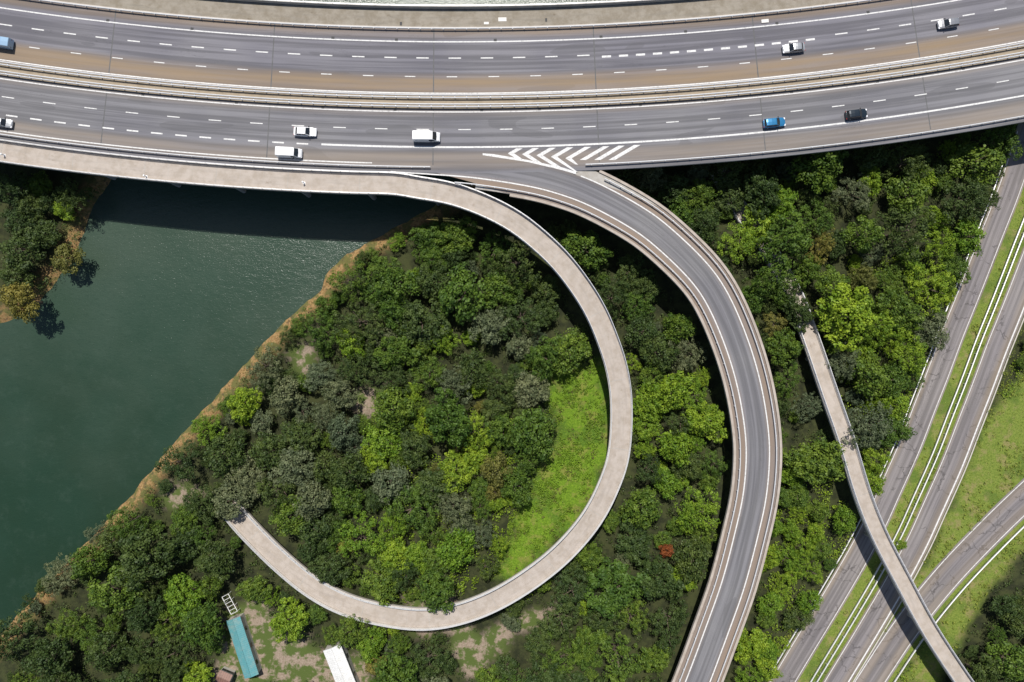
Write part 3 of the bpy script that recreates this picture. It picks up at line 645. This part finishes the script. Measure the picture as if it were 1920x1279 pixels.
# ------------------------------------------------------------------ sheds by the yard at the bottom
def ribbed(b, x0, x1, y0, y1, zl, zh, pitch=0.45):        # two slopes with standing seams, ridge along x
    ym = (y0 + y1) / 2
    for (ya, yb, za, zb) in ((y0, ym, zl, zh), (ym, y1, zh, zl)):
        b.add([(x0, ya, za), (x1, ya, za), (x1, yb, zb), (x0, yb, zb), (x0, ya, za - .06), (x1, ya, za - .06), (x1, yb, zb - .06), (x0, yb, zb - .06)], [(0, 1, 2, 3), (7, 6, 5, 4), (0, 4, 5, 1), (1, 5, 6, 2), (2, 6, 7, 3), (3, 7, 4, 0)])
        n = int((x1 - x0) / pitch)
        for i in range(n + 1):
            x = x0 + (x1 - x0) * i / n; w2 = 0.03; h = 0.06
            b.add([(x - w2, ya, za), (x + w2, ya, za), (x + w2, yb, zb), (x - w2, yb, zb), (x - w2, ya, za + h), (x + w2, ya, za + h), (x + w2, yb, zb + h), (x - w2, yb, zb + h)], [(4, 5, 6, 7), (0, 1, 5, 4), (1, 2, 6, 5), (2, 3, 7, 6), (3, 0, 4, 7)])
    b.tube((x0, ym, zh + .05), (x1, ym, zh + .05), 0.07, 0.07, 8)
def shed(a, bb, W, wallm, roofm, label, h=2.6, rise=0.5):
    A = Vector(P(*a, h)[:2]); B = Vector(P(*bb, h)[:2]); L = (B - A).length; c_ = (A + B) / 2
    r = empty('shed', (c_.x, c_.y, 0), math.atan2(B.y - A.y, B.x - A.x)); tag(r, label, 'shed')
    b = MB(); b.box((0, 0, h / 2 - 0.1), (L - 0.3, W - 0.3, h - 0.2)); b.build('wall', wallm, r)
    b = MB(); ribbed(b, -L / 2, L / 2, -W / 2, W / 2, h, h + rise); b.build('roof', roofm, r)
    b = MB(); b.box((-L / 2 + 0.13, 0, 1.0), (0.06, 1.0, 2.0)); d = b.build('door', M['steel_d'], r)
    b = MB(); b.box((-L / 2 + 0.08, 0.35, 1.0), (0.06, 0.05, 0.15)); b.build('handle', M['steel'], d)
    for k_ in range(3):
        b = MB(); b.box((-L / 2 + L * (k_ + 0.8) / 3.4, W / 2 - 0.13, 1.4), (0.9, 0.06, 0.8)); b.build('window', M['glass'], r)
    return r
def m_roof(name, c, c2):
    k = NT(name); g = k.geo(); f = k.noise(g, 0.8, 6, 0.7); f2 = k.noise(g, 4, 4)
    x = k.mix(k.mapr(f, 0.45, 0.7, 0, 0.7), c, c2); x = k.mix(k.mapr(f2, 0.55, 0.75, 0, 0.4), x, tuple(v * 0.5 for v in c)); k.col(x); k.rough(0.55); return k.m
TEAL = m_roof('teal_sheet_roof', (0.09, 0.27, 0.29), (0.2, 0.3, 0.28)); WROOF = m_roof('white_sheet_roof', (0.64, 0.64, 0.63), (0.5, 0.5, 0.47))
wall_w = m_concrete('rendered_wall', (0.5, 0.48, 0.44), 0.4)
shed((437, 1160), (472, 1268), 3.3, wall_w, TEAL, 'long narrow shed with a weathered teal roof beside the earth yard')
shed((622, 1214), (668, 1330), 4.2, wall_w, WROOF, 'shed with a bright white ribbed roof among trees at the bottom edge', 3.0, 0.5)
shed((408, 1266), (432, 1276), 2.6, wall_w, m_roof('brown_felt_roof', (0.22, 0.12, 0.09), (0.13, 0.08, 0.06)), 'small shed with a brown roof left of the teal roofed shed', 2.3, 0.4)
p = P(436, 1128); fr = empty('frame_rack', p, math.radians(-62)); tag(fr, 'white lattice metal rack above the upper end of the teal roofed shed', 'rack')
for sy in (-0.8, 0.8):
    b = MB(); b.tube((-2.2, sy, 1.6), (2.2, sy, 1.6), 0.07)
    for i in range(4): x = -2.2 + 4.4 * i / 3; b.tube((x, sy, 0), (x, sy, 1.6), 0.06)
    b.build('side_frame', M['white_metal'], fr)
b = MB()
for i in range(6): x = -2.2 + 4.4 * i / 5; b.tube((x, -0.8, 1.6), (x, 0.8, 1.6), 0.05)
b.build('rung', M['white_metal'], fr)

# ------------------------------------------------------------------ vegetation
def rand_unit(n):
    v = rng.normal(size=(n, 3)); return v / np.linalg.norm(v, axis=1)[:, None]
def leaf_quads(cen, nrm, size):
    """one small bent-free leaf spray (quad) per centre"""
    n = len(cen); a = rand_unit(n); t = np.cross(nrm, a); t /= np.linalg.norm(t, axis=1)[:, None] + 1e-9; u = np.cross(nrm, t)
    s = (size * rng.uniform(0.6, 1.35, n))[:, None]; s2 = s * rng.uniform(0.55, 0.95, n)[:, None]
    V = np.stack([cen - t * s, cen - u * s2 * 0.9, cen + t * s * 0.9, cen + u * s2], 1)
    return V.reshape(-1, 3)
def np_mesh(name, V):
    n = len(V) // 4; me = bpy.data.meshes.new(name); me.vertices.add(len(V)); me.vertices.foreach_set('co', V.astype(np.float32).ravel())
    me.loops.add(4 * n); me.loops.foreach_set('vertex_index', np.arange(4 * n, dtype=np.int32))
    me.polygons.add(n); me.polygons.foreach_set('loop_start', np.arange(0, 4 * n, 4, dtype=np.int32)); me.polygons.foreach_set('loop_total', np.full(n, 4, np.int32))
    me.update(calc_edges=True); return me
def clump_leaves(c, r, n, size):
    d = rand_unit(n); d[:, 2] = np.abs(d[:, 2]) * 1.0 - 0.15 * (rng.random(n))
    d /= np.linalg.norm(d, axis=1)[:, None]
    cen = c + d * r * rng.uniform(0.72, 1.05, n)[:, None]
    nrm = d + rng.normal(size=(n, 3)) * 0.42 + np.array([0, 0, 0.25]); nrm /= np.linalg.norm(nrm, axis=1)[:, None]
    return leaf_quads(cen, nrm, size)
def crown_mesh(kind):
    out = []
    lobes = (rng.integers(5, 9), rng.integers(4, 7), rng.integers(9, 13))[kind]                            # a few big boughs, each made of many clumps
    ph = rng.uniform(0, 2 * PI)
    L = [(0, 0, 1.25, 0.5)]
    for i in range(lobes):
        a = ph + 2 * PI * i / lobes + rng.normal() * 0.25; rr = rng.uniform(0.48, 0.78)
        L.append((math.cos(a) * rr, math.sin(a) * rr, rng.uniform(0.65, 1.15), rng.uniform(0.28, 0.48) * (1.0, 1.12, 0.68)[kind]))
    for (x, y, z, r) in L:
        m = int(24 * r / 0.45)
        d = rand_unit(m); d[:, 2] = np.where(d[:, 2] < -0.25, -d[:, 2], d[:, 2])
        for k_ in range(m):
            cc = np.array([x, y, z]) + d[k_] * r * np.array([1, 1, 0.85]) * rng.uniform(0.68, 1.12)
            out.append(clump_leaves(cc, rng.uniform(0.1, 0.2) * (1.0, 0.8, 1.25)[kind], (34, 34, 22)[kind], (0.042, 0.03, 0.05)[kind]))
    return np_mesh('crown', np.vstack(out))
CROWNS = [crown_mesh(i % 3) for i in range(12)]
for m_ in CROWNS: m_.materials.append(M['leaf_mid'])
def trunk_mesh():
    b = MB(); b.tube((0, 0, -0.1), (0.03, 0.02, 0.55), 0.085, 0.06, 9); b.tube((0.03, 0.02, 0.55), (0, 0, 1.15), 0.06, 0.025, 8)
    for i in range(5):
        a = 2 * PI * i / 5 + random.random(); z = 0.45 + 0.1 * i
        b.tube((0.02, 0.02, z), (math.cos(a) * 0.5, math.sin(a) * 0.5, z + 0.42), 0.035, 0.012, 6)
    m_ = mesh('trunk', b.V, b.F); m_.materials.append(M['bark']); return m_
TRUNKS = [trunk_mesh() for _ in range(3)]

s0FB = int(np.argmin(np.abs(FB[:, 1] - P(0, 622, 3)[1])))
LOOPX_OPEN = LOOP[:int(np.argmin(np.hypot(LOOP[:, 0] - P(458, 980)[0], LOOP[:, 1] - P(458, 980)[1])))]
def blocked(x, y, r):
    """True where a crown of radius r would cover something the photo shows bare"""
    pX, pY = PX(x, y, 5.0); gX, gY = PX(x, y, 0)
    bad = sdf(gX, gY, WATER) > np.where(gX < 200, 0.3 - 0.42 * r, -(2.3 + 0.66 * r))
    xm = np.clip(pX, -300, 2200); my_ = np.array([Mpx(v) for v in xm])
    bad |= (pY < my_ + np.where(pX < 860, 178, 132) + 4 * r) & (pY > my_ - 190)
    bad |= curve_d(x, y, LOOPX_OPEN) < 2.5 + 0.72 * r
    bad |= curve_d(x, y, RAMP) < 5.4 + 0.72 * r
    bad |= curve_d(x, y, FB[s0FB:]) < 1.9 + 0.6 * r
    bad |= curve_d(x, y, MED) < 9.4 + 0.75 * r
    bad |= curve_d(x, y, RC) < 4.6 + 0.8 * r
    for k_ in ('meadow', 'earth', 'earth2', 'earth3', 'verge', 'vergeC', 'triangle'): bad |= sdf(gX, gY, POLY[k_]) > -0.45 * r
    for k_ in ('earth4', 'yard'): bad |= sdf(gX, gY, POLY[k_]) > 0.5 - 0.2 * r
    for (sx, sy, rr) in ((455, 1190, 3), (465, 1240, 3), (443, 1165, 2.5), (640, 1240, 3.5), (655, 1275, 3.5), (436, 1128, 2.5), (420, 1270, 2)):
        bad |= np.hypot(x - P(sx, sy, 3)[0], y - P(sx, sy, 3)[1]) < rr + 0.95 * r
    return bad
def in_(x0, y0, x1, y1): return lambda p, q: x0 <= p <= x1 and y0 <= q <= y1
def zone_of(px_, py_):
    if py_ < Mpx(px_): return 'beyond the motorway'
    if px_ < 230 and py_ < 640: return 'on the left river bank'
    inside = inpoly(np.array([px_]), np.array([py_]), LOOPX + [(560, 640), (700, 450)])[0]
    lx = np.interp(py_, [y for _, y in RAMPX[3:]], [x for x, _ in RAMPX[3:]])
    fx = np.interp(py_, [y for _, y in FBX], [x for x, _ in FBX]); mxx = np.interp(py_, [y for _, y in MEDX], [x for x, _ in MEDX])
    if inside: return 'inside the footpath loop'
    if px_ > mxx: return 'right of the dual carriageway'
    if px_ > fx and py_ > 330: return 'between footbridge and dual carriageway'
    if px_ > lx: return 'between slip road and footbridge'
    if py_ > 1000 and px_ < 700 or px_ < 560: return 'in the lower left wood'
    return 'between loop and slip road' if px_ > 880 else 'below the footpath loop'
TONES = [  # patches of differently coloured trees: centre, radius, weights dark/mid/bright/olive/grey
 (1520, 960, 90, (0, .15, .85, 0, 0)), (1470, 1080, 70, (0, .2, .8, 0, 0)), (1590, 930, 60, (0, .3, .7, 0, 0)), (1445, 1230, 70, (0, .1, .8, .1, 0)), (1560, 1060, 80, (.1, .4, .5, 0, 0)),
 (1660, 610, 75, (0, .2, .75, .05, 0)), (1670, 730, 70, (.1, .35, .55, 0, 0)), (1665, 840, 60, (.05, .35, .6, 0, 0)), (1760, 480, 70, (.05, .4, .55, 0, 0)), (1725, 350, 40, (.1, .4, .5, 0, 0)),
 (1215, 720, 60, (.1, .3, .6, 0, 0)), (1275, 800, 75, (.1, .3, .6, 0, 0)), (1300, 920, 80, (.2, .4, .35, .05, 0)), (1345, 750, 50, (.2, .3, .1, 0, .4)), (1150, 500, 80, (.35, .6, .05, 0, 0)),
 (540, 820, 130, (.25, .2, .03, .02, .5)), (500, 960, 90, (.3, .25, .05, 0, .4)), (900, 640, 90, (.4, .25, .05, 0, .3)), (1000, 680, 60, (.3, .2, .1, 0, .4)), (1450, 760, 90, (.3, .3, .05, 0, .35)),
 (1560, 760, 80, (.3, .4, .05, 0, .25)), (760, 760, 90, (.15, .5, .35, 0, 0)), (870, 830, 80, (.1, .4, .35, .15, 0)), (900, 920, 60, (.1, .35, .35, .2, 0)), (760, 1040, 90, (.1, .4, .5, 0, 0)),
 (860, 1000, 60, (.1, .4, .3, 0, .2)), (620, 600, 70, (.2, .65, .15, 0, 0)), (760, 470, 70, (.3, .5, .2, 0, 0)), (1120, 1180, 80, (.3, .4, .3, 0, 0)), (460, 1095, 60, (.1, .5, .4, 0, 0)), (400, 1240, 50, (.1, .4, .5, 0, 0)),
 (540, 1190, 60, (.15, .55, .3, 0, 0)), (600, 1255, 50, (.2, .4, .1, .3, 0)), (1890, 1150, 110, (.8, .2, 0, 0, 0)), (150, 1180, 160, (.6, .3, .05, 0, .05))]
def tone_of(px_, py_):
    best = min(TONES, key=lambda t: math.hypot(px_ - t[0], py_ - t[1]) / t[2])
    wts = best[3] if math.hypot(px_ - best[0], py_ - best[1]) < best[2] * 1.1 else (.46, .36, .08, .02, .08)
    return random.choices(('dark', 'mid', 'bright', 'olive', 'grey'), wts)[0]
# candidates, biggest first; crowns may overlap by about a third
trees = []
fixed = [(1530, 462, 3.6, 'olive'), (1612, 522, 3.0, 'olive'), (1452, 606, 3.1, 'olive'), (930, 880, 3.6, 'olive'), (120, 392, 2.6, 'bright'), (126, 486, 3.6, 'olive'), (52, 566, 4.2, 'olive'), (30, 520, 3.6, 'dark'), (85, 440, 3.4, 'dark'), (745, 452, 2.2, 'bright'), (1248, 1030, 1.7, 'rust'), (1690, 1022, 1.2, 'bright'), (700, 545, 3.2, 'mid'), (1250, 905, 3.4, 'bright'), (1730, 330, 3.3, 'bright')]
for (a, b_, r, t_) in fixed: p = P(a, b_, 1.0 * r); trees.append((p[0], p[1], r, t_))
N = 60000
cx = rng.uniform(-112, 118, N); cy = rng.uniform(-82, 82, N)
# a small crown needs less room than a large one
for rad, cap in ((5.9, 14), (4.9, 45), (4.2, 95), (3.5, 90), (2.8, 52), (2.2, 120), (1.6, 110)):
    ok = ~blocked(cx, cy, np.full(N, rad)); ii = np.nonzero(ok)[0]; got = 0
    for i in ii:
        if got >= cap or len(trees) >= 540: break
        x, y = cx[i], cy[i]; r = rad * random.uniform(0.9, 1.12)
        qx, qy = PX(x, y, 1.1 * r)
        if not (-40 < qx < 1960 and -30 < qy < 1310): continue
        small_zone = 1430 < qx < 1680 and qy > 880 or 860 < qx < 960 and qy > 820
        if small_zone and rad > 3.0: continue
        T = np.array([(t[0], t[1], t[2]) for t in trees])
        if len(T) and (np.hypot(T[:, 0] - x, T[:, 1] - y) < (T[:, 2] + r) * 0.64).any(): continue
        trees.append((x, y, r, tone_of(qx, qy))); got += 1
print('TREES', len(trees))
LMK = {'the river bank': lambda x, y: -sdf(*[np.array([v]) for v in PX(x, y)], WATER)[0], 'the loop footpath': lambda x, y: curve_d([x], [y], LQ)[0] - 2, 'the slip road': lambda x, y: curve_d([x], [y], RAMP)[0] - 4.5,
       'the footbridge': lambda x, y: curve_d([x], [y], FB)[0] - 2, 'the dual carriageway': lambda x, y: curve_d([x], [y], MED)[0] - 9, 'the meadow': lambda x, y: -sdf(*[np.array([v]) for v in PX(x, y)], POLY['meadow'])[0],
       'the teal shed': lambda x, y: math.hypot(x - P(455, 1215)[0], y - P(455, 1215)[1]) - 4, 'the white shed': lambda x, y: math.hypot(x - P(645, 1260)[0], y - P(645, 1260)[1]) - 4, 'the joining road': lambda x, y: curve_d([x], [y], RC)[0] - 4, 'the motorway': lambda x, y: curve_d([x], [y], MOT)[0] - 15}
TW = {'dark': 'dark green', 'mid': 'mid green', 'bright': 'bright green', 'olive': 'olive yellow', 'grey': 'grey green', 'rust': 'rust red'}
desc = []
for (x, y, r, t_) in trees:
    qx, qy = PX(x, y, 1.1 * r); z_ = zone_of(qx, qy); lm, dd = min(((k_, f(x, y)) for k_, f in LMK.items()), key=lambda e: e[1])
    kd = 'tree' if r > 2.48 else 'shrub'
    size = 'big' if r > 4.2 else ('medium' if r > 2.9 else 'small')
    near = 'nearest ' + lm
    desc.append((f'{size} {TW[t_]} {kd} {z_}, {near}', qy, qx))
ORD = ['uppermost', 'second from top', 'third from top', 'fourth from top', 'fifth from top', 'sixth from top', 'seventh from top', 'eighth from top', 'ninth from top', 'tenth from top', 'eleventh from top', 'twelfth from top', 'thirteenth from top', 'fourteenth from top', 'fifteenth from top']
byd = {}
for i, d_ in enumerate(desc): byd.setdefault(d_[0], []).append(i)
labels = [None] * len(trees)
for d_, ids in byd.items():
    ids.sort(key=lambda i: desc[i][1])
    for n_, i in enumerate(ids):
        if len(ids) == 1: labels[i] = d_
        else: labels[i] = d_ + ', ' + (ORD[min(n_, len(ORD) - 1)] if n_ < len(ids) - 1 else 'lowest in the photo')
        labels[i] = ' '.join(labels[i].split()[:16])
for i, (x, y, r, t_) in enumerate(trees):
    kd = 'tree' if r > 2.48 else 'shrub'; ro = empty(kd, (x, y, 0), random.uniform(0, 2 * PI)); s_ = r
    zs = r * random.uniform(0.9, 1.4); sxy = random.uniform(0.87, 1.14)
    tag(ro, labels[i], kd, kd + 's ' + zone_of(desc[i][2], desc[i][1]))
    for nm, me_, mat in (('trunk' if kd == 'tree' else 'stem', TRUNKS[i % 3], None), ('crown' if kd == 'tree' else 'foliage', CROWNS[int(rng.integers(0, 12))], M['leaf_' + t_])):
        o = bpy.data.objects.new(nm, me_); COL.objects.link(o); o.parent = ro; o.scale = (s_ * sxy, s_ / sxy, zs)
        if mat: o.material_slots[0].link = 'OBJECT'; o.material_slots[0].material = mat

# undergrowth under and between the trees: one uncountable mass
def scatter(n, test, box=(-114, 120, -84, 84)):
    x = rng.uniform(box[0], box[1], n); y = rng.uniform(box[2], box[3], n); k_ = test(x, y); return x[k_], y[k_]
def under_ok(x, y): return ~blocked(x, y, np.full(len(x), 0.5))
def foliage_mass(x, y, rmin, rmax, per, size, z0=0.0):
    out = []
    for a, c_ in zip(x, y):
        r = random.uniform(rmin, rmax); out.append(clump_leaves(np.array([a, c_, z0 + r * 0.5]), r, per, size))
    return np_mesh('undergrowth', np.vstack(out))
x, y = scatter(30000, under_ok)
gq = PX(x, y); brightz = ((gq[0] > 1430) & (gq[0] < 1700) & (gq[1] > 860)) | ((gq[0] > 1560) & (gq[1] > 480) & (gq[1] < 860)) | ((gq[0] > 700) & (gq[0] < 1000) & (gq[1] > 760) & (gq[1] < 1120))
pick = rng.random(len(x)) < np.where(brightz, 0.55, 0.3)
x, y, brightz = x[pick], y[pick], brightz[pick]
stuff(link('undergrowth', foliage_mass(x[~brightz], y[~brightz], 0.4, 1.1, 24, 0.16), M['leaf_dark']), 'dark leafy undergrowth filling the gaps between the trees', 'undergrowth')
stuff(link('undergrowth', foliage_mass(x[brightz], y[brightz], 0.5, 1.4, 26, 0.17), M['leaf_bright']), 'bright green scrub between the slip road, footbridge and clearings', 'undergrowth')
# grass
def tufts(x, y, size, z=0.0):
    n = len(x); c_ = np.stack([x, y, np.full(n, z) + size * 0.3], 1); nr = rng.normal(size=(n, 3)) * 0.6 + np.array([0, 0, 0.7]); nr /= np.linalg.norm(nr, axis=1)[:, None]
    return leaf_quads(c_, nr, size)
x, y = scatter(240000, lambda x, y: sdf(*PX(x, y), POLY['meadow']) > -0.6 + 0.6 * np.sin(x * 1.3) * np.sin(y * 1.1))
x, y = x[:26000], y[:26000]
stuff(link('grass', np_mesh('grass', tufts(x, y, 0.13)), M['grass_b']), 'bright green meadow grass inside the footpath loop', 'grass')
def vtest(x, y):
    a, c_ = PX(x, y); dm = curve_d(x, y, MED); dc = curve_d(x, y, RC)
    return ((sdf(a, c_, POLY['verge']) > 0) | (sdf(a, c_, POLY['vergeC']) > 0) | (sdf(a, c_, POLY['triangle']) > 0) | (dm < 2.1) | ((dm > 8.5) & (dm < 10.5))) & ((dm > 8.5) | (dm < 2.1)) & (dc > 3.6)
x, y = scatter(260000, vtest)
x, y = x[:24000], y[:24000]
x2, y2 = scatter(90000, lambda x, y: (sdf(*PX(x, y), POLY['meadow']) > -1.2) & (curve_d(x, y, LOOP) > 2.6) & (np.sin(x * 0.5 + 1) * np.sin(y * 0.42) + rng.normal(size=len(x)) * 0.6 > 0.0))
x2, y2 = x2[:1900], y2[:1900]
stuff(link('weeds', foliage_mass(x2, y2, 0.25, 0.75, 22, 0.12), M['leaf_bright']), 'taller weeds standing in patches in the bright meadow', 'weeds')
stuff(link('grass', np_mesh('grass', tufts(x, y, 0.12)), M['grass_v']), 'yellow green verge grass beside the dual carriageway and joining road', 'grass')
def btest(x, y):
    s_ = sdf(*PX(x, y), WATER) + 0.2 * wob(x, y); return (s_ > -3.4) & (s_ < -0.6) & (rng.random(len(x)) < 0.45 + 0.45 * np.sin(x * 0.7 + 2 * np.sin(y * 0.5)))
x2, y2 = scatter(60000, lambda x, y: vtest(x, y) & (np.sin(x * 0.37) * np.sin(y * 0.31 + 1) + rng.normal(size=len(x)) * 0.5 > 0.45))
x2, y2 = x2[:900], y2[:900]
stuff(link('weeds', foliage_mass(x2, y2, 0.2, 0.55, 20, 0.11), M['grass_v']), 'coarse yellow green weeds in drifts on the roadside verges', 'weeds')
x2, y2 = scatter(30000, lambda x, y: (sdf(*PX(x, y), POLY['meadow']) > 0) & (np.sin(x * 0.8) * np.sin(y * 0.7 + 1) > 0.35))
x2, y2 = x2[:260], y2[:260]
stuff(link('weeds', foliage_mass(x2, y2, 0.2, 0.5, 20, 0.11), M['leaf_olive']), 'dry olive weeds scattered through the bright meadow', 'weeds')
x, y = scatter(160000, btest)
s_ = sdf(*PX(x, y), WATER) + 0.2 * wob(x, y); zz = np.clip(-(s_ + 2.2) * 0.62, -4.5, 0)
stuff(link('reeds', np_mesh('reeds', tufts(x, y, 0.2, zz)), M['reed']), 'tan dry reeds and grass along the straight river bank', 'reeds')
